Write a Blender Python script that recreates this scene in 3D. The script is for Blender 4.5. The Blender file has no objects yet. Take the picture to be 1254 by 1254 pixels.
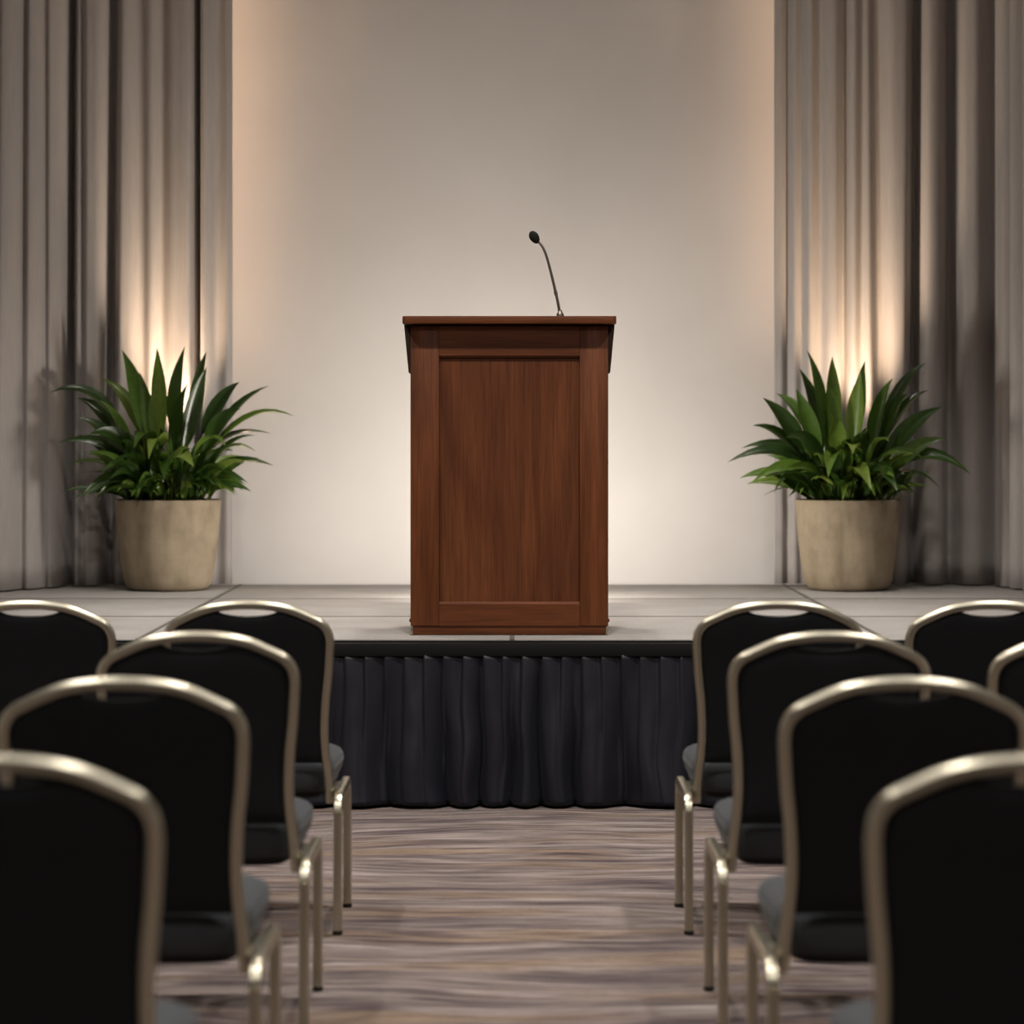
import bpy, bmesh, math, random
from mathutils import Vector, Matrix, noise as mnoise

random.seed(7)
scene = bpy.context.scene
col = scene.collection
PI = math.pi
F_PX, CAM_H, HORIZON = 3023.0, 1.363, 540.0     # focal length in pixels of the 1254 frame

# ------------------------------------------------------------------ helpers
def link(o, parent=None):
    col.objects.link(o)
    if parent is not None:
        o.parent = parent
    return o

def mesh_obj(name, bm, mat, parent=None, smooth=True, angle=40):
    bmesh.ops.recalc_face_normals(bm, faces=bm.faces[:])
    me = bpy.data.meshes.new(name)
    bm.to_mesh(me); bm.free()
    if mat is not None:
        me.materials.append(mat)
    if smooth:
        for p in me.polygons:
            p.use_smooth = True
        me.set_sharp_from_angle(angle=math.radians(angle))
    return link(bpy.data.objects.new(name, me), parent)

def tag(o, label=None, cat=None, group=None, kind=None):
    if label: o['label'] = label
    if cat: o['category'] = cat
    if group: o['group'] = group
    if kind: o['kind'] = kind
    return o

def thing(name, label, cat, loc, group=None):
    o = bpy.data.objects.new(name, None)
    o.empty_display_size = 0.1
    o.location = loc
    link(o)
    return tag(o, label, cat, group)

def add_box(bm, x0, x1, y0, y1, z0, z1, bev=0.0, seg=2):
    vs = [bm.verts.new((x, y, z)) for x in (x0, x1) for y in (y0, y1) for z in (z0, z1)]
    idx = [(0, 1, 3, 2), (4, 6, 7, 5), (0, 4, 5, 1), (2, 3, 7, 6), (0, 2, 6, 4), (1, 5, 7, 3)]
    fs = [bm.faces.new([vs[i] for i in f]) for f in idx]
    if bev > 0:
        bmesh.ops.recalc_face_normals(bm, faces=fs)
        es = list({e for f in fs for e in f.edges})
        bmesh.ops.bevel(bm, geom=es, offset=bev, segments=seg, profile=0.5, affect='EDGES')
    return bm

def box_bm(*a, **k):
    return add_box(bmesh.new(), *a, **k)

def prism_bm(poly, axis, a0, a1, bev=0.0):
    """polygon given in the two other axes, extruded along axis"""
    bm = bmesh.new()
    def mk(p, a):
        if axis == 'y': return (p[0], a, p[1])
        if axis == 'z': return (p[0], p[1], a)
        return (a, p[0], p[1])
    A = [bm.verts.new(mk(p, a0)) for p in poly]
    B = [bm.verts.new(mk(p, a1)) for p in poly]
    n = len(poly)
    bm.faces.new(A); bm.faces.new(B[::-1])
    for i in range(n):
        bm.faces.new((A[i], A[(i + 1) % n], B[(i + 1) % n], B[i]))
    if bev > 0:
        bmesh.ops.recalc_face_normals(bm, faces=bm.faces[:])
        bmesh.ops.bevel(bm, geom=bm.edges[:], offset=bev, segments=2, profile=0.5, affect='EDGES')
    return bm

def catmull(pts, n=8):
    P = [Vector(p) for p in pts]
    P = [P[0] * 2 - P[1]] + P + [P[-1] * 2 - P[-2]]
    out = []
    for i in range(1, len(P) - 2):
        a, b, c, d = P[i - 1], P[i], P[i + 1], P[i + 2]
        for k in range(n):
            t = k / n
            out.append(0.5 * ((2 * b) + (c - a) * t + (2 * a - 5 * b + 4 * c - d) * t * t + (3 * b - a - 3 * c + d) * t ** 3))
    out.append(P[-2].copy())
    return out

def rounded_section(wx, wy, r, seg=4):
    pts = []
    for cx, cy, a0 in ((wx - r, wy - r, 0), (-(wx - r), wy - r, 90), (-(wx - r), -(wy - r), 180), (wx - r, -(wy - r), 270)):
        for k in range(seg + 1):
            a = math.radians(a0 + 90 * k / seg)
            pts.append((cx + r * math.cos(a), cy + r * math.sin(a)))
    return pts

def circle_section(r, n=14):
    return [(r * math.cos(2 * PI * k / n), r * math.sin(2 * PI * k / n)) for k in range(n)]

def sweep(bm, path, section, normal, scale=None):
    """sweep a section along a path; 'normal' is a fixed direction kept as the section's second axis"""
    rings = []
    N0 = Vector(normal).normalized()
    for i, p in enumerate(path):
        t = (path[min(i + 1, len(path) - 1)] - path[max(i - 1, 0)]).normalized()
        n = (N0 - t * N0.dot(t)).normalized()
        b = t.cross(n).normalized()
        s = scale(i / (len(path) - 1)) if scale else 1.0
        rings.append([bm.verts.new(p + b * (u * s) + n * (v * s)) for u, v in section])
    m = len(section)
    for a, c in zip(rings, rings[1:]):
        for k in range(m):
            bm.faces.new((a[k], a[(k + 1) % m], c[(k + 1) % m], c[k]))
    bm.faces.new(rings[0][::-1]); bm.faces.new(rings[-1])
    return bm

def lathe(bm, prof, n=48, center=(0, 0)):
    rings = []
    for r, z in prof:
        if r < 1e-6:
            rings.append([bm.verts.new((center[0], center[1], z))])
        else:
            rings.append([bm.verts.new((center[0] + r * math.cos(2 * PI * k / n), center[1] + r * math.sin(2 * PI * k / n), z)) for k in range(n)])
    for a, b in zip(rings, rings[1:]):
        for k in range(n):
            k2 = (k + 1) % n
            if len(a) == 1 and len(b) == 1: continue
            if len(a) == 1: bm.faces.new((a[0], b[k2], b[k]))
            elif len(b) == 1: bm.faces.new((a[k], a[k2], b[0]))
            else: bm.faces.new((a[k], a[k2], b[k2], b[k]))
    return bm

def interp(x, xs, ys):
    if x <= xs[0]: return ys[0]
    for i in range(len(xs) - 1):
        if x <= xs[i + 1]:
            t = (x - xs[i]) / (xs[i + 1] - xs[i])
            return ys[i] + (ys[i + 1] - ys[i]) * t
    return ys[-1]

def smooth_interp(x, xs, ys):
    if x <= xs[0]: return ys[0]
    for i in range(len(xs) - 1):
        if x <= xs[i + 1]:
            t = (x - xs[i]) / (xs[i + 1] - xs[i])
            t = t * t * (3 - 2 * t)
            return ys[i] + (ys[i + 1] - ys[i]) * t
    return ys[-1]

# ------------------------------------------------------------------ materials
def srgb(r, g, b):
    f = lambda c: (c / 255 / 12.92) if c / 255 <= 0.04045 else ((c / 255 + 0.055) / 1.055) ** 2.4
    return (f(r), f(g), f(b), 1.0)

class Mat:
    def __init__(self, name, rough=0.6, metal=0.0, spec=0.5):
        self.m = bpy.data.materials.new(name)
        self.m.use_nodes = True
        self.nt = self.m.node_tree
        self.b = self.nt.nodes['Principled BSDF']
        self.b.inputs['Roughness'].default_value = rough
        self.b.inputs['Metallic'].default_value = metal
        self.b.inputs['Specular IOR Level'].default_value = spec
        self.tc = self.nt.nodes.new('ShaderNodeTexCoord')
    def n(self, t, **kw):
        x = self.nt.nodes.new(t)
        for k, v in kw.items():
            if k in x.inputs: x.inputs[k].default_value = v
            else: setattr(x, k, v)
        return x
    def l(self, a, b):
        self.nt.links.new(a, b)
    def mapping(self, scale, rot=(0, 0, 0), loc=(0, 0, 0), src='Object'):
        mp = self.n('ShaderNodeMapping')
        mp.inputs['Scale'].default_value = scale
        mp.inputs['Rotation'].default_value = rot
        mp.inputs['Location'].default_value = loc
        self.l(self.tc.outputs[src], mp.inputs['Vector'])
        return mp.outputs['Vector']
    def noise(self, vec, scale, detail=4, rough=0.55, dist=0.0):
        x = self.n('ShaderNodeTexNoise')
        x.inputs['Scale'].default_value = scale
        x.inputs['Detail'].default_value = detail
        x.inputs['Roughness'].default_value = rough
        x.inputs['Distortion'].default_value = dist
        self.l(vec, x.inputs['Vector'])
        return x.outputs['Fac']
    def ramp(self, fac, stops):
        r = self.n('ShaderNodeValToRGB')
        e = r.color_ramp.elements
        e[0].position, e[0].color = stops[0]
        e[1].position, e[1].color = stops[-1]
        for p, c in stops[1:-1]:
            k = e.new(p); k.color = c
        self.l(fac, r.inputs['Fac'])
        return r.outputs['Color']
    def mix(self, fac, a, b, mode='MIX'):
        x = self.nt.nodes.new('ShaderNodeMix')
        x.data_type = 'RGBA'; x.blend_type = mode
        for s, v in ((x.inputs[0], fac), (x.inputs[6], a), (x.inputs[7], b)):
            if hasattr(v, 'links'): self.l(v, s)
            else: s.default_value = v
        return x.outputs[2]
    def color(self, c):
        if hasattr(c, 'links'): self.l(c, self.b.inputs['Base Color'])
        else: self.b.inputs['Base Color'].default_value = c
    def bump(self, h, strength=0.3, dist=0.01):
        x = self.n('ShaderNodeBump')
        x.inputs['Strength'].default_value = strength
        x.inputs['Distance'].default_value = dist
        self.l(h, x.inputs['Height'])
        self.l(x.outputs['Normal'], self.b.inputs['Normal'])

def wood(name, axis):
    m = Mat(name, rough=0.5, spec=0.22)
    sc = (26, 26, 1.6) if axis == 'z' else (1.6, 26, 26)
    v = m.mapping(sc)
    base = m.noise(v, 1.0, 6, 0.6, 0.5)
    v2 = m.mapping((170, 170, 5) if axis == 'z' else (5, 170, 170))
    fine = m.noise(v2, 1.0, 3, 0.6)
    v3 = m.mapping((5, 5, 0.9) if axis == 'z' else (0.9, 5, 5))
    big = m.noise(v3, 1.0, 3, 0.5, 0.8)
    c1 = m.ramp(base, [(0.30, srgb(94, 53, 29)), (0.5, srgb(107, 61, 33)), (0.72, srgb(122, 71, 40))])
    c2 = m.ramp(big, [(0.35, srgb(212, 204, 200)), (0.65, srgb(255, 255, 255))])
    c3 = m.ramp(fine, [(0.30, srgb(214, 206, 202)), (0.55, srgb(255, 255, 255))])
    m.color(m.mix(1.0, m.mix(1.0, c1, c2, 'MULTIPLY'), c3, 'MULTIPLY'))
    m.bump(fine, 0.12, 0.002)
    return m.m

def cloth(name, c_lo, c_hi, rough=0.85, sheen=0.0, scale=900, spec=0.2):
    m = Mat(name, rough=rough, spec=spec)
    v = m.mapping((1, 1, 1))
    f = m.noise(v, scale, 2, 0.6)
    m.color(m.ramp(f, [(0.3, c_lo), (0.7, c_hi)]))
    m.b.inputs['Sheen Weight'].default_value = sheen
    m.b.inputs['Sheen Roughness'].default_value = 0.4
    m.bump(f, 0.15, 0.001)
    return m.m

def metal(name, c, rough=0.3):
    m = Mat(name, rough=rough, metal=1.0)
    v = m.mapping((60, 60, 60))
    f = m.noise(v, 1.0, 3, 0.6)
    m.color(c)
    mr = m.n('ShaderNodeMapRange')
    mr.inputs['To Min'].default_value = rough - 0.05
    mr.inputs['To Max'].default_value = rough + 0.07
    m.l(f, mr.inputs['Value'])
    m.l(mr.outputs['Result'], m.b.inputs['Roughness'])
    return m.m

M = {}
M['wood_v'] = wood('mahogany_vertical_grain', 'z')
M['wood_shaded'] = cloth('shaded_lectern_wood', srgb(50, 38, 30), srgb(60, 46, 36), 0.6, 0, 60)  # shade on the side brackets and neck is put into this dark brown
M['wood_h'] = wood('mahogany_horizontal_grain', 'x')
M['champagne'] = metal('champagne_metal', srgb(190, 185, 166), 0.30)
M['steel'] = metal('dark_steel', srgb(120, 112, 104), 0.35)
M['black_fabric'] = cloth('black_upholstery', srgb(20, 21, 23), srgb(27, 29, 31), 0.8, 0.05)
M['grey_fabric'] = cloth('charcoal_seat_fabric', srgb(50, 53, 56), srgb(66, 69, 72), 0.85, 0.1)
M['pan'] = cloth('black_seat_pan', srgb(26, 26, 27), srgb(34, 34, 36), 0.7)
M['rubber'] = cloth('dark_rubber', srgb(30, 28, 27), srgb(40, 38, 36), 0.6)
M['skirt'] = cloth('black_satin', srgb(16, 17, 24), srgb(22, 23, 32), 0.48, 0.05, 500, 0.35)
M['foam'] = cloth('black_foam', srgb(18, 19, 18), srgb(34, 36, 33), 0.9, 0.0, 400)

m = Mat('painted_wall', 0.9, 0, 0.2)
v = m.mapping((1, 1, 1))
f = m.noise(v, 1.1, 4, 0.5)
m.color(m.ramp(f, [(0.3, srgb(196, 191, 187)), (0.7, srgb(206, 201, 197))]))
m.bump(m.noise(v, 120, 3), 0.05, 0.002)
M['wall'] = m.m

m = Mat('ceiling_paint', 0.9, 0, 0.2)
m.color(m.ramp(m.noise(m.mapping((1, 1, 1)), 2.0), [(0.3, srgb(150, 145, 140)), (0.7, srgb(160, 155, 150))]))
M['ceiling'] = m.m

m = Mat('curtain_fabric', 0.85, 0, 0.15)
v = m.mapping((90, 90, 6))
f = m.noise(v, 1.0, 3, 0.6)
m.color(m.ramp(f, [(0.3, srgb(160, 154, 151)), (0.7, srgb(168, 162, 158))]))
m.b.inputs['Sheen Weight'].default_value = 0.15
M['curtain'] = m.m

# striped carpet: streaks that run across the room, wavy, grey-mauve with tan and pale lines
m = Mat('striped_carpet', 0.95, 0, 0.1)
w = m.noise(m.mapping((0.55, 0.8, 1)), 1.0, 2, 0.5)
off = m.n('ShaderNodeMath', operation='MULTIPLY'); m.l(w, off.inputs[0]); off.inputs[1].default_value = 0.75
cx = m.n('ShaderNodeCombineXYZ'); m.l(off.outputs[0], cx.inputs['Y'])
add = m.n('ShaderNodeVectorMath', operation='ADD')
m.l(m.tc.outputs['Object'], add.inputs[0]); m.l(cx.outputs[0], add.inputs[1])
def cmap(scale, loc=(0, 0, 0)):
    mp = m.n('ShaderNodeMapping'); mp.inputs['Scale'].default_value = scale; mp.inputs['Location'].default_value = loc
    m.l(add.outputs[0], mp.inputs['Vector']); return mp.outputs['Vector']
n1 = m.noise(cmap((1.3, 13, 1)), 1.0, 3, 0.6)
n2 = m.noise(cmap((3.2, 75, 1), (3, 5, 0)), 1.0, 4, 0.75)
n3 = m.noise(cmap((1.1, 6, 1), (9, 2, 0)), 1.0, 2, 0.5)
n4 = m.noise(cmap((1.7, 25, 1), (1, 8, 0)), 1.0, 2, 0.5)
base = m.ramp(n1, [(0.32, srgb(106, 96, 98)), (0.5, srgb(148, 137, 133)), (0.68, srgb(184, 174, 169))])
tan = m.ramp(n3, [(0.50, (0, 0, 0, 1)), (0.66, (0.8, 0.8, 0.8, 1))])
base = m.mix(tan, base, srgb(158, 138, 118))
dark = m.ramp(n4, [(0.57, (0, 0, 0, 1)), (0.66, (0.85, 0.85, 0.85, 1))])
base = m.mix(dark, base, srgb(94, 82, 87))
fine = m.ramp(n2, [(0.36, srgb(128, 120, 122)), (0.5, srgb(216, 211, 209)), (0.66, srgb(255, 255, 255))])
base = m.mix(1.0, base, fine, 'MULTIPLY')
pile = m.noise(m.mapping((1, 1, 1)), 260, 3, 0.7)
base = m.mix(0.5, base, m.ramp(pile, [(0.3, srgb(150, 150, 150)), (0.7, srgb(255, 255, 255))]), 'MULTIPLY')
m.color(base)
m.bump(pile, 0.4, 0.004)
M['carpet'] = m.m

m = Mat('grey_stage_carpet', 0.95, 0, 0.1)
v = m.mapping((1, 1, 1))
f = m.noise(v, 260, 3, 0.7)
g = m.noise(v, 3.0, 3, 0.5)
m.color(m.mix(0.35, m.ramp(f, [(0.3, srgb(118, 114, 110)), (0.7, srgb(168, 164, 159))]), m.ramp(g, [(0.3, srgb(130, 126, 122)), (0.7, srgb(162, 158, 153))])))
m.bump(f, 0.4, 0.004)
M['stage'] = m.m
M['trim'] = cloth('stage_seam', srgb(92, 88, 84), srgb(106, 102, 97), 0.8)
M['stage_black'] = cloth('black_stage_edge', srgb(12, 12, 12), srgb(18, 18, 18), 0.7)

m = Mat('stone_pot', 0.75, 0, 0.3)
v = m.mapping((1, 1, 1))
f = m.noise(v, 7, 5, 0.6)
st = m.noise(m.mapping((9, 9, 2.2)), 1.0, 3, 0.5)
c = m.ramp(f, [(0.3, srgb(132, 118, 98)), (0.55, srgb(150, 136, 114)), (0.8, srgb(164, 150, 128))])
m.color(m.mix(0.5, c, m.ramp(st, [(0.32, srgb(185, 178, 168)), (0.5, srgb(255, 255, 255))]), 'MULTIPLY'))
m.bump(f, 0.15, 0.01)
M['pot'] = m.m
M['soil'] = cloth('dark_soil', srgb(30, 24, 19), srgb(52, 42, 33), 0.95, 0, 60)

m = Mat('glossy_leaf', 0.28, 0, 0.5)
geo = m.n('ShaderNodeNewGeometry')
leafc = m.ramp(geo.outputs['Random Per Island'], [(0.0, srgb(38, 60, 20)), (0.45, srgb(58, 86, 28)), (0.8, srgb(90, 118, 42)), (1.0, srgb(140, 158, 74))])
vein = m.noise(m.mapping((30, 30, 30)), 1.0, 2)
m.color(m.mix(0.5, leafc, m.ramp(vein, [(0.3, srgb(170, 180, 160)), (0.7, srgb(255, 255, 255))]), 'MULTIPLY'))
m.b.inputs['Transmission Weight'].default_value = 0.0
tr = m.n('ShaderNodeBsdfTranslucent'); m.l(leafc, tr.inputs['Color'])
ms = m.n('ShaderNodeMixShader'); ms.inputs[0].default_value = 0.2
out = m.nt.nodes['Material Output']
m.l(m.b.outputs[0], ms.inputs[1]); m.l(tr.outputs[0], ms.inputs[2]); m.l(ms.outputs[0], out.inputs['Surface'])
M['leaf'] = m.m

# ------------------------------------------------------------------ setting
WALL_Y, SIDE_X, REAR_Y, CEIL = 12.95, 4.4, -3.0, 4.7
def struct(name, bm, mat):
    return tag(mesh_obj(name, bm, mat, smooth=False), kind='structure')
struct('floor', box_bm(-SIDE_X, SIDE_X, REAR_Y, WALL_Y, -0.1, 0.0), M['carpet'])
struct('wall_back', box_bm(-SIDE_X, SIDE_X, WALL_Y, WALL_Y + 0.12, 0, CEIL), M['wall'])
struct('wall_left', box_bm(-SIDE_X - 0.12, -SIDE_X, REAR_Y, WALL_Y + 0.12, 0, CEIL), M['wall'])
struct('wall_right', box_bm(SIDE_X, SIDE_X + 0.12, REAR_Y, WALL_Y + 0.12, 0, CEIL), M['wall'])
struct('wall_rear', box_bm(-SIDE_X - 0.12, SIDE_X + 0.12, REAR_Y - 0.12, REAR_Y, 0, CEIL), M['wall'])
struct('ceiling', box_bm(-SIDE_X - 0.12, SIDE_X + 0.12, REAR_Y - 0.12, WALL_Y + 0.12, CEIL, CEIL + 0.1), M['ceiling'])

# ------------------------------------------------------------------ stage
ST_Z, ST_F, ST_B, ST_X = 0.622, 9.22, 12.74, 4.2
stage = thing('stage_platform', 'low grey carpeted stage platform carrying the wooden lectern and both potted plants', 'stage', (0, (ST_F + ST_B) / 2, 0))
oy = (ST_F + ST_B) / 2
mesh_obj('stage_frame', box_bm(-ST_X, ST_X, ST_F + 0.04 - oy, ST_B - oy, 0.0, ST_Z - 0.035), M['stage_black'], stage, smooth=False)
mesh_obj('front_edge', box_bm(-ST_X, ST_X, ST_F - oy, ST_F + 0.05 - oy, ST_Z - 0.034, ST_Z - 0.004, bev=0.003), M['stage_black'], stage)
ys = [ST_F, 10.42, 11.60, ST_B]
for i in range(6):
    x0 = -4.2 + 1.4 * i
    for j in range(3):
        g = 0.0075
        a, b, c, d = x0 + g, x0 + 1.4 - g, ys[j] + (g if j else 0.002), ys[j + 1] - g
        p = mesh_obj('deck_panel', box_bm(a, b, c - oy, d - oy, ST_Z - 0.03, ST_Z, bev=0.004), M['stage'], stage)
for y in ys[1:3]:
    mesh_obj('seam_trim', box_bm(-ST_X, ST_X, y - 0.012 - oy, y + 0.012 - oy, ST_Z - 0.03, ST_Z + 0.0015), M['trim'], stage, smooth=False)
for i in range(1, 6):
    x = -4.2 + 1.4 * i
    mesh_obj('seam_trim', box_bm(x - 0.008, x + 0.008, ST_F + 0.004 - oy, ST_B - oy, ST_Z - 0.03, ST_Z + 0.0015), M['trim'], stage, smooth=False)

# black pleated skirt that hangs from the stage edge
skirt = thing('stage_skirt', 'black pleated cloth skirt hanging along the front of the stage', 'stage skirt', (0, ST_F, 0))
def skirt_cloth():
    bm = bmesh.new()
    PW = 0.0735
    x0, x1 = -4.15, 4.15
    nx = int((x1 - x0) / PW * 14)
    nz = 30
    zt, zb = ST_Z - 0.055, 0.012
    rows = []
    for j in range(nz + 1):
        t = j / nz
        z = zt + (zb - zt) * t
        row = []
        for i in range(nx + 1):
            x = x0 + (x1 - x0) * i / nx
            q = (x - x0) / PW
            k = math.floor(q); u = q - k
            rnd = mnoise.random if False else None
            h1 = math.sin(k * 12.9898) * 43758.5453; h1 -= math.floor(h1)
            h2 = math.sin(k * 78.233 + 4.1) * 12543.123; h2 -= math.floor(h2)
            # knife pleat: flat face with a sharp tuck at its end
            pleat = (0.017 + 0.006 * h1) * (1 - u ** 1.4 if u < 0.88 else (1 - 0.88 ** 1.4) * (1 - (u - 0.88) / 0.12) + (u - 0.88) / 0.12)
            # loose waves that take over towards the hem
            ph = 2.3 * mnoise.noise(Vector((x * 1.7, 0.3, 0.0)))
            wave = abs(math.sin(PI * x / 0.152 + 1.6 * ph)) ** 0.75
            wave2 = mnoise.noise(Vector((x * 9.0, t * 1.4, 3.0)))
            a = t ** 0.9
            off = pleat * (1.15 - 0.7 * a) + a * (0.078 * wave + 0.03 * wave2) + 0.006 * a
            crease = 0.003 * mnoise.noise(Vector((x * 24, z * 9, 7.0)))
            zz = z + (0.004 * wave2 if j == nz else 0)
            row.append(bm.verts.new((x + 0.03 * a * mnoise.noise(Vector((x * 5, t * 2.2, 9.0))), -0.006 - off - crease, zz)))
        rows.append(row)
    for r, s in zip(rows, rows[1:]):
        for i in range(nx):
            bm.faces.new((r[i], r[i + 1], s[i + 1], s[i]))
    return bm
sk = mesh_obj('pleated_cloth', skirt_cloth(), M['skirt'], skirt, angle=60)
sol = sk.modifiers.new('thickness', 'SOLIDIFY'); sol.thickness = 0.003; sol.offset = 1
mesh_obj('top_band', box_bm(-4.15, 4.15, -0.030, 0.0, ST_Z - 0.062, ST_Z - 0.012, bev=0.004), M['stage_black'], skirt)

# ------------------------------------------------------------------ curtains
SC = F_PX / 12.65
def px_x(px, y=12.65):
    return (px - 627.0) * y / F_PX

def make_curtain(name, label, pts, valleys, ripple, seed):
    """pts: plan path sampled at fine steps; valleys: (x, half width, depth, drift); the cloth is a full-height sheet of folds"""
    bm = bmesh.new()
    zs = [ST_Z + 0.008, 0.75, 0.95, 1.2, 1.5, 1.8, 2.1, 2.4, 2.7, 3.0, 3.3, 3.6, 3.9, 4.2, 4.62]
    rows = []
    n = len(pts)
    for z in zs:
        h = (z - ST_Z) / 3.4
        row = []
        for i, (x, y, nx_, ny_, s) in enumerate(pts):
            dep = 0.0
            for (vx, hw, dp, drift) in valleys:
                c = vx + drift * (h - 0.35)
                q = abs(s - c) / hw
                if q < 3:
                    dep += dp * math.exp(-q ** 2.2)
            dep += ripple * mnoise.noise(Vector((s * 9.0, z * 0.18, seed))) + ripple * 0.22 * mnoise.noise(Vector((s * 20.0, z * 0.25, seed + 5)))
            row.append(bm.verts.new((x + nx_ * dep, y + ny_ * dep, z)))
        rows.append(row)
    for r, q in zip(rows, rows[1:]):
        for i in range(n - 1):
            bm.faces.new((r[i], r[i + 1], q[i + 1], q[i]))
    o = mesh_obj(name, bm, M['curtain'], None, angle=180)
    so = o.modifiers.new('thickness', 'SOLIDIFY'); so.thickness = 0.004; so.offset = 0
    tag(o, label, 'curtain')
    return o

def path_from(poly, step=0.006):
    P = [Vector((a, b)) for a, b in poly]
    out = []
    for a, b in zip(P, P[1:]):
        L = (b - a).length
        k = max(1, int(L / step))
        for i in range(k):
            out.append(a + (b - a) * (i / k))
    out.append(P[-1])
    # smooth the corners a little
    for _ in range(30):
        out = [out[0]] + [(out[i - 1] + out[i] * 2 + out[i + 1]) / 4 for i in range(1, len(out) - 1)] + [out[-1]]
    return out

# left: runs along the back, its outer end comes forward
L_poly = [(-3.35, 11.45), (-2.66, 11.85), (-2.42, 12.22), (-2.22, 12.50), (-1.95, 12.58), (-1.43, 12.62)]
Lp = path_from(L_poly)
def on_image(p):                      # picture column of a plan point, used as the fold coordinate
    return p.x / p.y
pts = []
for i, p in enumerate(Lp):
    t = (Lp[min(i + 1, len(Lp) - 1)] - Lp[max(i - 1, 0)]).normalized()
    pts.append((p.x, p.y, -t.y * 0.0, 1.0, (p.x / p.y) * 12.65))
V = lambda px, hw, dp, dr=0.0: ((px - 627) * 12.65 / F_PX, hw / SC, dp, dr)
left_valleys = [V(-40, 9, .09), V(-12, 8, .07, .02), V(24, 7, .06, .02), V(52, 6, .05), V(82, 7.5, .16, .02), V(100, 4, .03), V(133, 8, .12, .03), V(172, 9, .035, -.02),
                V(197, 8, .04), V(240, 4.5, .16, .0), V(266, 9, .025), V(284, 5, .02)]
make_curtain('curtain', 'tall grey draped curtain with deep dark folds behind the potted plant whose pot touches the left wall end', pts, left_valleys, 0.022, 1.0)['label'] = \
    'tall pale grey curtain with two deep dark folds, glowing brightest behind the bushier plant'

R_poly = [(1.345, 12.66), (2.30, 12.62), (2.46, 12.52), (2.50, 12.2), (2.56, 11.0)]
Rp = path_from(R_poly)
pts = []
acc = 0
for i, p in enumerate(Rp):
    t = (Rp[min(i + 1, len(Rp) - 1)] - Rp[max(i - 1, 0)]).normalized()
    if i: acc += (p - Rp[i - 1]).length
    pts.append((p.x, p.y, max(0.0, -t.y), t.x, acc + 1.345))
right_valleys = [V(965, 5, .04, .0), V(983, 6, .03), V(1004, 8, .04), V(1034, 6, .09, .0), V(1056, 6, .035), V(1078, 9, .07, -.03), V(1121, 8, .13, .02),
                 V(1165, 9, .12, .0), V(1207, 8, .12, .0), (2.62, .04, .08, 0), (2.80, .05, .09, 0), (3.02, .05, .08, 0), (3.25, .05, .08, 0), (3.5, .05, .08, 0), (3.75, .05, .08, 0)]
make_curtain('curtain', 'tall grey draped curtain with many even folds turning forward at the stage end', pts, right_valleys, 0.02, 4.0)

# ------------------------------------------------------------------ lectern
LX, LY, LZ = -0.010, 9.41, ST_Z + 0.002
lec = thing('lectern', 'dark reddish brown wooden lectern standing centre stage with a panelled front', 'lectern', (LX, LY, LZ))
HW, TOPZ, DEP = 0.377, 1.176, 0.50          # half width, body height, depth
PX = 0.268                                  # half width of the inset panel
ZB, ZT = 0.126, 1.056                       # panel bottom and top
mesh_obj('cabinet_body', box_bm(-HW + 0.002, HW - 0.002, 0.022, DEP, 0.034, TOPZ, bev=0.003), M['wood_v'], lec)
for s in (-1, 1):
    bm = box_bm(min(s * PX, s * HW), max(s * PX, s * HW), 0.0, 0.022, 0.034, TOPZ, bev=0.0022)
    mesh_obj('front_stile', bm, M['wood_v'], lec)
def rail(z0, z1, cham_top, cham_bot):
    c = 0.009
    prof = [(0.0, z0 + (c if cham_bot else 0)), (0.0, z1 - (c if cham_top else 0))]
    prof += [(c, z1)] if cham_top else []
    prof += [(0.022, z1), (0.022, z0)]
    if not cham_top: pass
    prof += [(c, z0)] if cham_bot else [(0.0, z0)]
    out = []
    for p in prof:
        if not out or (abs(out[-1][0] - p[0]) + abs(out[-1][1] - p[1])) > 1e-6: out.append(p)
    if abs(out[0][0] - out[-1][0]) + abs(out[0][1] - out[-1][1]) < 1e-6: out.pop()
    return prism_bm(out, 'x', -PX + 0.0005, PX - 0.0005)
mesh_obj('bottom_rail', rail(0.034, ZB, True, False), M['wood_h'], lec, smooth=False)
mesh_obj('top_rail', rail(ZT, TOPZ, False, True), M['wood_h'], lec, smooth=False)
mesh_obj('inset_panel', box_bm(-PX + 0.003, PX - 0.003, 0.0155, 0.0235, ZB - 0.004, ZT - 0.0035), M['wood_v'], lec, smooth=False)
mesh_obj('plinth', box_bm(-HW + 0.002, HW - 0.002, 0.005, DEP - 0.006, 0.0, 0.033, bev=0.002), M['wood_h'], lec)
for s in (-1, 1):
    # small brass coloured corner foot showing beside the plinth and a peg on the side
    mesh_obj('corner_foot', box_bm(s * (HW - 0.004) - 0.005, s * (HW - 0.004) + 0.005, 0.003, 0.02, 0.0, 0.031, bev=0.0015), M['champagne'], lec)
    bm = bmesh.new()
    sweep(bm, [Vector((s * (HW - 0.003), 0.05, 0.052)), Vector((s * (HW + 0.006), 0.05, 0.052))], circle_section(0.007, 12), (0, 0, 1))
    mesh_obj('side_peg', bm, M['wood_v'], lec)
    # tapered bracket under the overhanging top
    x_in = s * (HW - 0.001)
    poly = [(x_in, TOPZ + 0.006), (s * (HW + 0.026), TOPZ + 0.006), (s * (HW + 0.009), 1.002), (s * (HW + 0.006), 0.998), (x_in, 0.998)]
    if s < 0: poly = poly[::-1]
    mesh_obj('side_bracket', prism_bm(poly, 'y', 0.035, DEP - 0.02, bev=0.001), M['wood_shaded'], lec)['label'] = 'shade-darkened tapered bracket'
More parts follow.
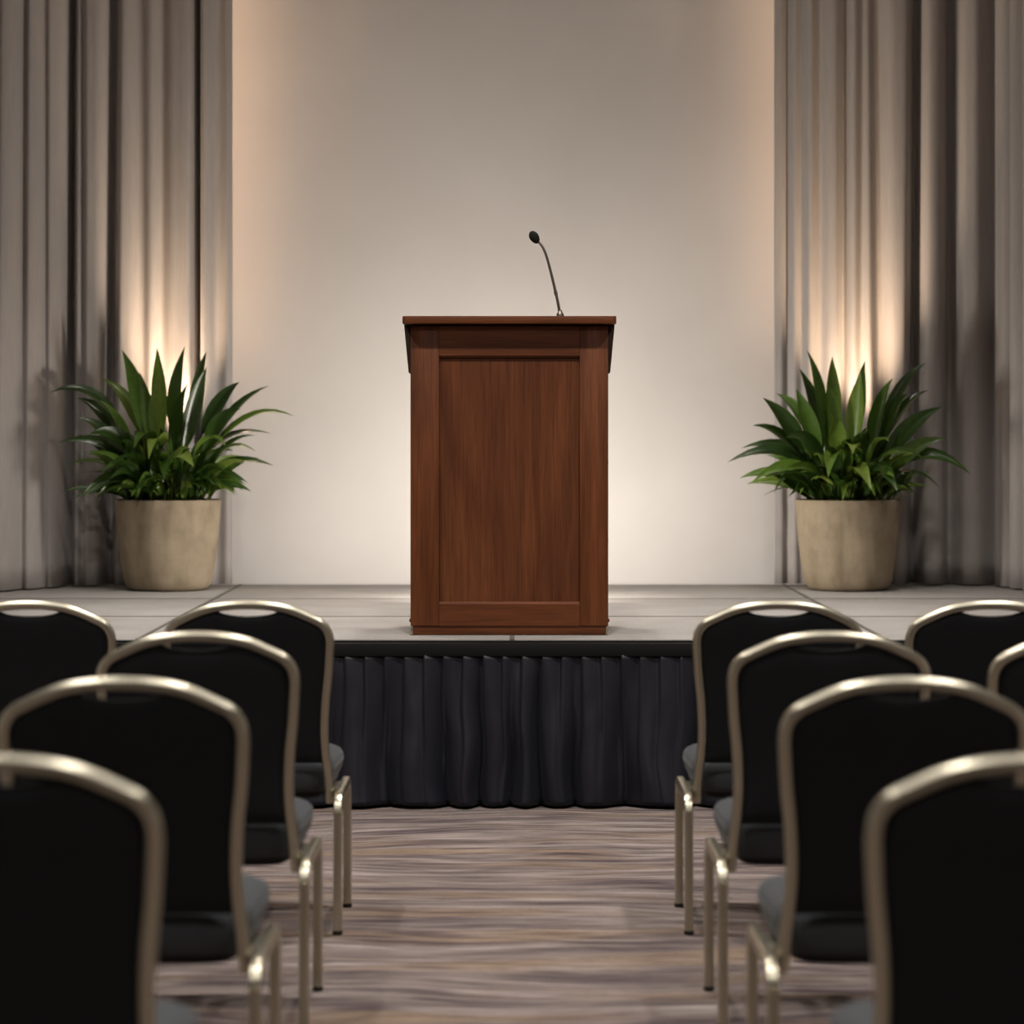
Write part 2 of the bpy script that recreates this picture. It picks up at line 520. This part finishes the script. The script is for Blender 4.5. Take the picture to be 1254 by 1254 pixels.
mesh_obj('neck', box_bm(-HW + 0.006, HW - 0.006, 0.035, DEP - 0.01, TOPZ - 0.012, TOPZ + 0.009), M['wood_shaded'], lec, smooth=False)
# top slab with rounded corners, overhanging to the front and the sides
pl = []
for cx, cy, a0 in ((0.386, DEP + 0.0, 0), (-0.386, DEP + 0.0, 90), (-0.386, -0.045, 180), (0.386, -0.045, 270)):
    for k in range(7):
        a = math.radians(a0 + 15 * k)
        pl.append((cx + 0.020 * math.cos(a), cy + 0.020 * math.sin(a)))
mesh_obj('top_slab', prism_bm(pl, 'z', TOPZ + 0.008, TOPZ + 0.0365, bev=0.003), M['wood_h'], lec)

# ------------------------------------------------------------------ microphone
MZ = LZ + TOPZ + 0.0365
mic = thing('microphone', 'slim gooseneck microphone with black foam head standing on the lectern top', 'microphone', (0.1835, 9.42, MZ))
ms_ = 9.42 / F_PX
def mp(px, py):
    return Vector(((px - 686.3) * ms_, 0.0, (388.5 - py) * ms_))
bm = lathe(bmesh.new(), [(0, 0.0), (0.0145, 0.0), (0.0145, 0.006), (0.0130, 0.013), (0.0085, 0.018), (0.0070, 0.026), (0, 0.026)], 24)
mesh_obj('base_socket', bm, M['steel'], mic)
P = [mp(686.3, 387), mp(684, 373), mp(681.2, 360), mp(676, 338), mp(670.5, 317), mp(666.5, 306), mp(662, 299), mp(657.5, 294.5)]
bm = sweep(bmesh.new(), catmull(P, 8), circle_section(0.0050, 12), (0, 1, 0), scale=lambda t: 1.15 - 0.25 * t)
mesh_obj('gooseneck', bm, M['steel'], mic)
a, b = mp(681.6, 362), mp(680.4, 357)
bm = sweep(bmesh.new(), [a, a + (b - a) * .15, a + (b - a) * .85, b], circle_section(0.0068, 14), (0, 1, 0))
mesh_obj('joint_ring', bm, M['steel'], mic)
hd = bmesh.new()
bmesh.ops.create_uvsphere(hd, u_segments=24, v_segments=16, radius=1.0)
c0 = mp(654.8, 291.0)
rot = Matrix.Rotation(math.radians(-32), 4, 'Y')
for v in hd.verts:
    q = Vector((v.co.x * 0.0185, v.co.y * 0.0185, v.co.z * 0.0265))
    if q.z < 0: q.x *= 0.94; q.y *= 0.94
    v.co = c0 + (rot @ q)
mesh_obj('foam_windscreen', hd, M['foam'], mic)

# ------------------------------------------------------------------ potted plants
def leaf(bm, p0, p1, p2, W, twist=0.0, fold=0.35, petiole=0.22):
    """one lance-shaped leaf along a quadratic curve, folded along its midrib"""
    n = 12
    prev = None
    side_h = Vector((p2.x - p0.x, p2.y - p0.y, 0))
    for i in range(n + 1):
        t = i / n
        c = p0 * (1 - t) ** 2 + p1 * 2 * t * (1 - t) + p2 * t * t
        d = ((p1 - p0) * (1 - t) + (p2 - p1) * t).normalized()
        side = d.cross(Vector((0.0, -0.75, 0.65)))
        if side.length < 0.15: side = Vector((1, 0, 0))
        side.normalize()
        up = side.cross(d).normalized()
        ca, sa = math.cos(twist), math.sin(twist)
        side, up = side * ca + up * sa, up * ca - side * sa
        if t < petiole:
            w = 0.006 + 0.004 * t / petiole
        else:
            s = (t - petiole) / (1 - petiole)
            w = 0.010 * (1 - s) + W * (math.sin(PI * s ** 0.74)) ** 1.05 if s < 1 else 0.0
            w = max(w, 0.0)
        w *= 0.5
        if i == n:
            ring = [bm.verts.new(c)]
        else:
            ring = [bm.verts.new(c - side * w + up * (w * fold)), bm.verts.new(c - side * w * 0.5 + up * (w * fold * 0.35)), bm.verts.new(c),
                    bm.verts.new(c + side * w * 0.5 + up * (w * fold * 0.35)), bm.verts.new(c + side * w + up * (w * fold))]
        if prev:
            if len(ring) == 5:
                for k in range(4): bm.faces.new((prev[k], prev[k + 1], ring[k + 1], ring[k]))
            else:
                for k in range(4): bm.faces.new((prev[k], prev[k + 1], ring[0]))
        prev = ring

POT_H, POT_R = 0.447, 0.264
def make_plant(label, x, y, tips, seed, nfill, cx_px):
    r = random.Random(seed)
    root = thing('potted_plant', label, 'potted plant', (x, y, ST_Z + 0.002), 'potted plants on the stage')
    prof = [(0, 0.0), (0.170, 0.0), (0.192, 0.006), (0.208, 0.022), (0.219, 0.05), (0.235, 0.14), (0.250, 0.27), (0.2605, 0.40), (0.2635, 0.437), (0.262, 0.446), (0.256, 0.449),
            (0.249, 0.446), (0.247, 0.435), (0.240, 0.38), (0, 0.38)]
    mesh_obj('pot', lathe(bmesh.new(), prof, 64), M['pot'], root, angle=50)
    bm = lathe(bmesh.new(), [(0, 0.383), (0.12, 0.405), (0.2, 0.40), (0.243, 0.388), (0.243, 0.382), (0, 0.3815)], 40)
    for v in bm.verts:
        if v.co.z > 0.395: v.co.z += 0.008 * mnoise.noise(Vector((v.co.x * 25, v.co.y * 25, seed)))
    mesh_obj('soil', bm, M['soil'], root)
    bm = bmesh.new()
    k = 12.3 / F_PX
    for (px, py, dy, lift, W) in tips:
        tip = Vector(((px - cx_px) * k, dy, (613 - py) * k + POT_H - 0.01))
        rad = r.uniform(0.02, 0.14); az = math.atan2(dy, tip.x) + r.uniform(-.4, .4)
        p0 = Vector((rad * math.cos(az), rad * math.sin(az) * 0.8, 0.40))
        h = tip.z - p0.z
        p1 = p0 + Vector(((tip.x - p0.x) * 0.42, (tip.y - p0.y) * 0.42, max(h * 0.62, 0.05) + lift * 1.4))
        p1.x += r.uniform(-.05, .05)
        leaf(bm, p0, p1, tip, W * 1.02, twist=r.uniform(-.7, .7), petiole=r.uniform(0.30, 0.42))
    for i in range(nfill):
        az = r.uniform(0, 2 * PI)
        u = i / nfill
        el = math.radians(12 + 72 * (1 - u) ** 1.0 + r.uniform(-10, 10))
        L = r.uniform(0.22, 0.42) if u < .5 else r.uniform(0.28, 0.50)
        back = math.sin(az) > 0
        ex = math.cos(el) * math.cos(az); ey = math.cos(el) * math.sin(az) * (0.40 if back else 0.95)
        rad = r.uniform(0.02, 0.17)
        p0 = Vector((rad * math.cos(az), rad * math.sin(az) * 0.9, 0.40))
        tip = p0 + Vector((ex * L, ey * L, math.sin(el) * L * 1.0))
        if el < math.radians(35): tip.z = p0.z + r.uniform(0.04, 0.20)
        if tip.y > 0.15: tip.y = 0.15
        p1 = p0 + Vector((ex * L * 0.42, ey * L * 0.42, math.sin(el) * L * 0.55 + r.uniform(0.10, 0.2)))
        leaf(bm, p0, p1, tip, r.uniform(0.038, 0.062), twist=r.uniform(-1.0, 1.0))
    for i in range(46):
        az = r.uniform(-PI, 0) if i % 3 else r.uniform(0, PI)
        rad = r.uniform(0.10, 0.21)
        p0 = Vector((rad * math.cos(az), rad * math.sin(az) * 0.9, 0.40))
        L = r.uniform(0.13, 0.26)
        out = Vector((math.cos(az), math.sin(az) * (0.9 if az < 0 else 0.2), 0)) * L
        tip = p0 + out * 0.75 + Vector((0, 0, r.uniform(0.05, 0.20)))
        p1 = p0 + out * 0.3 + Vector((0, 0, r.uniform(0.14, 0.24)))
        leaf(bm, p0, p1, tip, r.uniform(0.036, 0.056), twist=r.uniform(-1, 1))
    mesh_obj('foliage', bm, M['leaf'], root, angle=180)
    return root

tipsL = [(150, 427, -.02, .02, .085), (189, 423, .1, .0, .075), (228, 423, -.05, .02, .080), (250, 428, .1, .10, .05), (256, 449, -.1, .03, .08), (65, 480, -.08, .26, .055),
         (92, 486, .05, .12, .07), (75, 541, -.1, .16, .05), (86, 568, -.12, .12, .065), (107, 608, -.2, .17, .06), (292, 466, .05, .10, .075), (330, 471, .0, .10, .07), (363, 509, -.08, .22, .055),
         (332, 530, .05, .16, .055), (338, 569, -.1, .13, .07), (290, 600, -.1, .16, .05), (318, 552, -.15, .17, .05), (197, 561, -.42, .28, .085), (216, 586, -.44, .22, .08), (178, 548, -.38, .25, .08),
         (120, 462, .1, .13, .06), (205, 455, -.2, .03, .085), (176, 455, -.15, .02, .08), (97, 510, -.05, .1, .07), (236, 470, -.2, .04, .08), (300, 500, -.2, .12, .07), (120, 530, -.25, .15, .075),
         (150, 575, -.38, .2, .08), (250, 570, -.40, .2, .08), (285, 545, -.3, .2, .075), (130, 490, -.2, .1, .075)]
tipsR = [(987, 427, -.03, .05, .075), (1016, 436, -.1, .04, .085), (1061, 440, .05, .02, .080), (981, 449, .08, .03, .08), (932, 486, -.08, .04, .085), (1137, 442, .05, .12, .055), (1141, 476, .08, .12, .055),
         (1153, 497, -.05, .08, .08), (1153, 535, -.1, .08, .075), (1184, 580, -.12, .24, .06), (888, 565, -.1, .2, .06), (908, 548, .05, .17, .045), (916, 590, -.15, .2, .055), (943, 601, -.18, .18, .055), (960, 606, -.2, .15, .05),
         (1148, 598, -.12, .18, .05), (1001, 582, -.42, .26, .085), (1052, 598, -.44, .22, .08), (1083, 599, -.42, .22, .08), (953, 480, .1, .1, .06), (1008, 505, -.3, .06, .085), (1050, 455, -.12, .02, .085), (972, 475, -.1, .04, .08),
         (1090, 462, -.1, .07, .085), (1110, 480, -.05, .08, .075), (920, 520, -.05, .12, .065), (955, 535, -.25, .15, .075), (1120, 560, -.3, .16, .07), (1030, 555, -.42, .2, .075), (1075, 540, -.36, .15, .075), (1010, 470, -.15, .02, .08)]
make_plant('leafy green plant in a stone pot before the curtain with the two deep dark folds', px_x(206, 12.3), 12.3, tipsL, 11, 100, 206)
make_plant('leafy green plant in a stone pot before the evenly folded curtain that turns forward', px_x(1038.5, 12.3), 12.3, tipsR, 23, 100, 1038.5)

# ------------------------------------------------------------------ banquet chairs
def back_y(z):        # lean of the back: the top tips towards the audience
    return interp(z, [0.33, 0.45, 0.60, 0.75, 0.93], [-0.118, -0.128, -0.150, -0.180, -0.222])
R_T = 0.0128
half = [(0.2215, 0.352), (0.2165, 0.42), (0.2075, 0.50), (0.2055, 0.56), (0.2095, 0.64), (0.2175, 0.71), (0.2225, 0.775), (0.2240, 0.808), (0.2195, 0.834), (0.2050, 0.8545), (0.182, 0.869),
        (0.118, 0.8965), (0.060, 0.908), (0.0, 0.9115)]
def frame_points():
    pts = [(-x, z) for x, z in half] + [(x, z) for x, z in half[-2::-1]]
    return catmull([(x, back_y(z), z) for x, z in pts], 6)
FP = frame_points()
SIDE = [(p.z, p.x) for p in FP if p.x >= 0][::-1]            # going up
SIDE.sort()
def frame_top(x):                                            # centre height of the rail above x
    best = None
    P = [p for p in FP if p.z > 0.80]
    for a, b in zip(P, P[1:]):
        if min(a.x, b.x) <= x <= max(a.x, b.x) and abs(b.x - a.x) > 1e-9:
            best = a.z + (b.z - a.z) * (x - a.x) / (b.x - a.x)
    return best
def frame_half(z):
    return interp(z, [s[0] for s in SIDE], [s[1] for s in SIDE])

def make_back_cushion():
    bm = bmesh.new()
    NU, NV = 36, 30
    z0 = 0.464
    XC = 0.2105
    def ztop(x):
        x = max(-XC, min(XC, x))
        zt = frame_top(x) - R_T * 0.5
        if abs(x) < 0.088:
            zt -= 0.027 * (1 - (x / 0.088) ** 2) ** 0.7
        return zt
    grid = {}
    for sgn in (-1, 1):
        for i in range(NU + 1):
            u = -1 + 2 * i / NU
            for j in range(NV + 1):
                v = 1 - (1 - j / NV) ** 1.15
                x = u * 0.205
                for _ in range(3):
                    z = z0 + (ztop(x) - z0) * v
                    hw = frame_half(min(z, 0.81)) - R_T * 0.55
                    x = u * (hw * (1 - v ** 8) + min(hw, XC) * v ** 8)
                z = z0 + (ztop(x) - z0) * v
                e = max(abs(u) ** 9, abs(2 * v - 1) ** 10)
                th = 0.006 + 0.017 * (max(0.0, 1 - e)) ** 0.55
                th *= 1.0 if sgn > 0 else 0.75
                grid[sgn, i, j] = bm.verts.new((x, back_y(z) + sgn * th + 0.004, z))
    for sgn in (-1, 1):
        for i in range(NU):
            for j in range(NV):
                f = [grid[sgn, i, j], grid[sgn, i + 1, j], grid[sgn, i + 1, j + 1], grid[sgn, i, j + 1]]
                bm.faces.new(f if sgn < 0 else f[::-1])
    for i in range(NU):
        for j in (0, NV):
            bm.faces.new((grid[-1, i, j], grid[1, i, j], grid[1, i + 1, j], grid[-1, i + 1, j]))
    for j in range(NV):
        for i in (0, NU):
            bm.faces.new((grid[-1, i, j], grid[-1, i, j + 1], grid[1, i, j + 1], grid[1, i, j]))
    return bm

def superellipse_pad(rings, n=56, p=4.0, y_c=0.0):
    """stack of rounded-rectangle outlines: (half width, half depth, y centre, z)"""
    bm = bmesh.new()
    R = []
    for hw, hd, yc, z in rings:
        r = []
        for k in range(n):
            a = 2 * PI * k / n
            c, s = math.cos(a), math.sin(a)
            x = hw * math.copysign(abs(c) ** (2 / p), c); y = hd * math.copysign(abs(s) ** (2 / p), s)
            taper = 1.0 - 0.07 * (0.5 - 0.5 * y / max(hd, 1e-6))
            r.append(bm.verts.new((x * taper, y + yc, z)))
        R.append(r)
    for a, b in zip(R, R[1:]):
        for k in range(n):
            bm.faces.new((a[k], a[(k + 1) % n], b[(k + 1) % n], b[k]))
    bm.faces.new(R[0][::-1]); bm.faces.new(R[-1])
    return bm

LEG_X, RAIL_Z, LEG_F, LEG_R = 0.2475, 0.388, 0.20, -0.205
leg_sec = rounded_section(0.0125, 0.0115, 0.004, 3)
def leg_bm(s, front):
    ye = LEG_F if front else LEG_R
    sg = 1 if front else -1
    pts = [Vector((s * LEG_X, ye, 0.012)), Vector((s * LEG_X, ye - sg * 0.002, 0.18)), Vector((s * LEG_X, ye - sg * 0.006, RAIL_Z - 0.05))]
    r = 0.046
    cy, cz = ye - sg * (0.006 + r), RAIL_Z - 0.012 - r + 0.0
    for k in range(0, 9):
        a = math.radians(90 * k / 8)
        pts.append(Vector((s * LEG_X, cy + sg * r * math.cos(a), cz + r * math.sin(a))))
    pts.append(Vector((s * LEG_X, -0.0025, cz + r)))
    return sweep(bmesh.new(), pts, leg_sec, (1, 0, 0))

def make_chair(label):
    root = thing('banquet_chair', label, 'chair', (0, 0, 0), 'banquet chairs in rows')
    bm = sweep(bmesh.new(), FP, [(a * 1.0, b * 1.15) for a, b in circle_section(R_T, 16)], (0, 1, 0.15))
    mesh_obj('back_frame', bm, M['champagne'], root)
    mesh_obj('back_cushion', make_back_cushion(), M['black_fabric'], root, angle=50)
    yc = 0.082
    rings = [(0.205, 0.165, yc, 0.374), (0.222, 0.184, yc, 0.378), (0.226, 0.190, yc, 0.392), (0.236, 0.194, yc, 0.412), (0.242, 0.195, yc, 0.436), (0.240, 0.190, yc, 0.453), (0.231, 0.180, yc, 0.466),
             (0.214, 0.162, yc, 0.475), (0.180, 0.140, yc, 0.481), (0.09, 0.07, yc, 0.484)]
    mesh_obj('seat_cushion', superellipse_pad(rings, p=6.5), M['grey_fabric'], root, angle=60)
    rings = [(0.200, 0.165, 0.08, 0.358), (0.206, 0.172, 0.08, 0.361), (0.208, 0.174, 0.08, 0.370), (0.208, 0.174, 0.08, 0.3765)]
    mesh_obj('seat_pan', superellipse_pad(rings, p=7), M['pan'], root, angle=50)
    for s in (-1, 1):
        for front in (False, True):
            l = mesh_obj('leg', leg_bm(s, front), M['champagne'], root)
            ye = LEG_F if front else LEG_R
            g = lathe(bmesh.new(), [(0, 0.0), (0.012, 0.0), (0.0135, 0.003), (0.0135, 0.010), (0.009, 0.016), (0, 0.016)], 18, (s * LEG_X, ye))
            mesh_obj('glide', g, M['rubber'], l)
        # short bolt plate joining the leg rail to the seat
        mesh_obj('seat_bracket', box_bm(min(s * 0.215, s * 0.240), max(s * 0.215, s * 0.240), -0.05, 0.09, 0.372, 0.384, bev=0.002), M['champagne'], root)
    return root

def copy_tree(o, parent=None):
    c = o.copy(); col.objects.link(c)
    if parent is not None:
        c.parent = parent
    for ch in o.children:
        copy_tree(ch, c)
    return c

ROW = [6.80, 5.70, 4.60, 3.46]                    # distance of the chair backs, front row first
AL, AR, GAP = -0.729, 0.736, 0.592
spots = [
    (AL, 0, 'front row black banquet chair on the aisle, nearest the bushier plant side of the lectern'),
    (AL - GAP - 0.01, 0, ''),
    (AL, 1, ''), (AL, 2, ''), (AL, 3, ''),
    (AR, 0, ''), (AR + GAP - 0.005, 0, ''), (AR, 1, ''), (AR + GAP + 0.012, 1, ''), (AR, 2, ''), (AR, 3, ''),
]
names = ['front', 'second', 'third', 'nearest']
def lab(x, row):
    side = 'left' if x < 0 else 'right'
    outer = abs(x) > 1.0
    if row == 0:
        return (f'black banquet chair in the front row, first from the aisle on the {side} side' if not outer else
                f'black banquet chair in the front row, second from the aisle, {side} side')
    if row == 1:
        return (f'black banquet chair by the aisle in the second row from the stage, {side} side' if not outer else
                f'black banquet chair of the second row cut off by the {side} edge of the photo')
    if row == 2:
        return f'black banquet chair by the aisle in the third row from the stage, {side} side'
    return f'closest and most blurred black banquet chair on the {side} side of the aisle, half cropped'
proto = None
for x, row, _ in spots:
    if proto is None:
        proto = make_chair('x'); o = proto
    else:
        o = copy_tree(proto)
    o.location = (x, ROW[row] + 0.222, 0.0)
    o['label'] = lab(x, row)

# ------------------------------------------------------------------ lights
def aim(o, target):
    d = Vector(target) - o.location
    o.rotation_euler = d.to_track_quat('-Z', 'Y').to_euler()

def spot(name, loc, target, power, colr, angle, blend, radius=0.05):
    d = bpy.data.lights.new(name, 'SPOT')
    d.energy, d.color, d.spot_size, d.spot_blend, d.shadow_soft_size = power, colr, math.radians(angle), blend, radius
    o = bpy.data.objects.new(name, d); o.location = loc; link(o); aim(o, target)
    return o

def area(name, loc, target, power, colr, size, size_y=None):
    d = bpy.data.lights.new(name, 'AREA')
    d.energy, d.color, d.size = power, colr, size
    if size_y: d.shape = 'RECTANGLE'; d.size_y = size_y
    else: d.shape = 'DISK'
    o = bpy.data.objects.new(name, d); o.location = loc; link(o); aim(o, target)
    return o

NEUT = (1.0, 0.94, 0.885)
WARM = (1.0, 0.73, 0.50)
def spread(o, deg):
    o.data.spread = math.radians(deg)
for y, p in ((1.5, 24), (4.2, 34), (7.4, 52)):
    for x in (-2.2, 0.0, 2.2):
        spread(area('downlight', (x, y, CEIL - 0.03), (x, y, 0), p, NEUT, 0.22), 125)
for x in (-1.5, 0.0, 1.5):
    spread(area('stage_downlight', (x, 10.4, CEIL - 0.03), (x, 10.6, 0), 18, NEUT, 0.22), 75)
spot('front_wash', (0.6, 2.5, CEIL - 0.1), (0, 9.5, 1.1), 285, NEUT, 30, 0.8, 0.4)
# uplight behind the lectern, washing the wall
area('wall_uplight', (0.0, 11.2, ST_Z + 0.12), (0, WALL_Y, 1.75), 49, (1.0, 0.93, 0.84), 0.35)
# warm uplights behind the pots, grazing the curtains
spot('curtain_uplight', (-1.72, 12.44, 1.13), (-1.73, 12.62, 2.7), 600, WARM, 48, 1.0, 0.03)
spot('curtain_uplight', (1.72, 12.44, 1.13), (1.73, 12.62, 2.7), 290, WARM, 54, 1.0, 0.03)
# warm light strips up the wall behind the inner curtain edges
def strip(x, z0, z1, power):
    d = bpy.data.lights.new('edge_strip', 'AREA')
    d.energy, d.color, d.shape, d.size, d.size_y = power, WARM, 'RECTANGLE', 0.03, z1 - z0
    o = bpy.data.objects.new('edge_strip', d); o.location = (x, 12.80, (z0 + z1) / 2)
    o.rotation_euler = (PI / 2, 0, PI); link(o)
strip(-1.45, 1.75, 4.5, 20)
strip(1.39, 1.85, 4.5, 11)

w = bpy.data.worlds.new('world'); scene.world = w; w.use_nodes = True
w.node_tree.nodes['Background'].inputs['Color'].default_value = (0.9, 0.85, 0.8, 1)
w.node_tree.nodes['Background'].inputs['Strength'].default_value = 0.05

# ------------------------------------------------------------------ camera
cam = bpy.data.cameras.new('camera')
cam.sensor_fit = 'HORIZONTAL'; cam.sensor_width = 36.0
cam.lens = F_PX / 1254 * 36.0
cam.shift_y = -(627 - HORIZON) / 1254
cam.dof.use_dof = True
cam.dof.focus_distance = 9.45
cam.dof.aperture_fstop = cam.lens / 31.0
cam.clip_start = 0.05
co = bpy.data.objects.new('camera', cam)
co.location = (0, 0, CAM_H); co.rotation_euler = (PI / 2, 0, 0)
link(co)
scene.camera = co

vs = scene.view_settings
vs.view_transform = 'Standard'; vs.look = 'None'; vs.gamma = 1.0; vs.use_curve_mapping = False
vs.exposure = 0.08
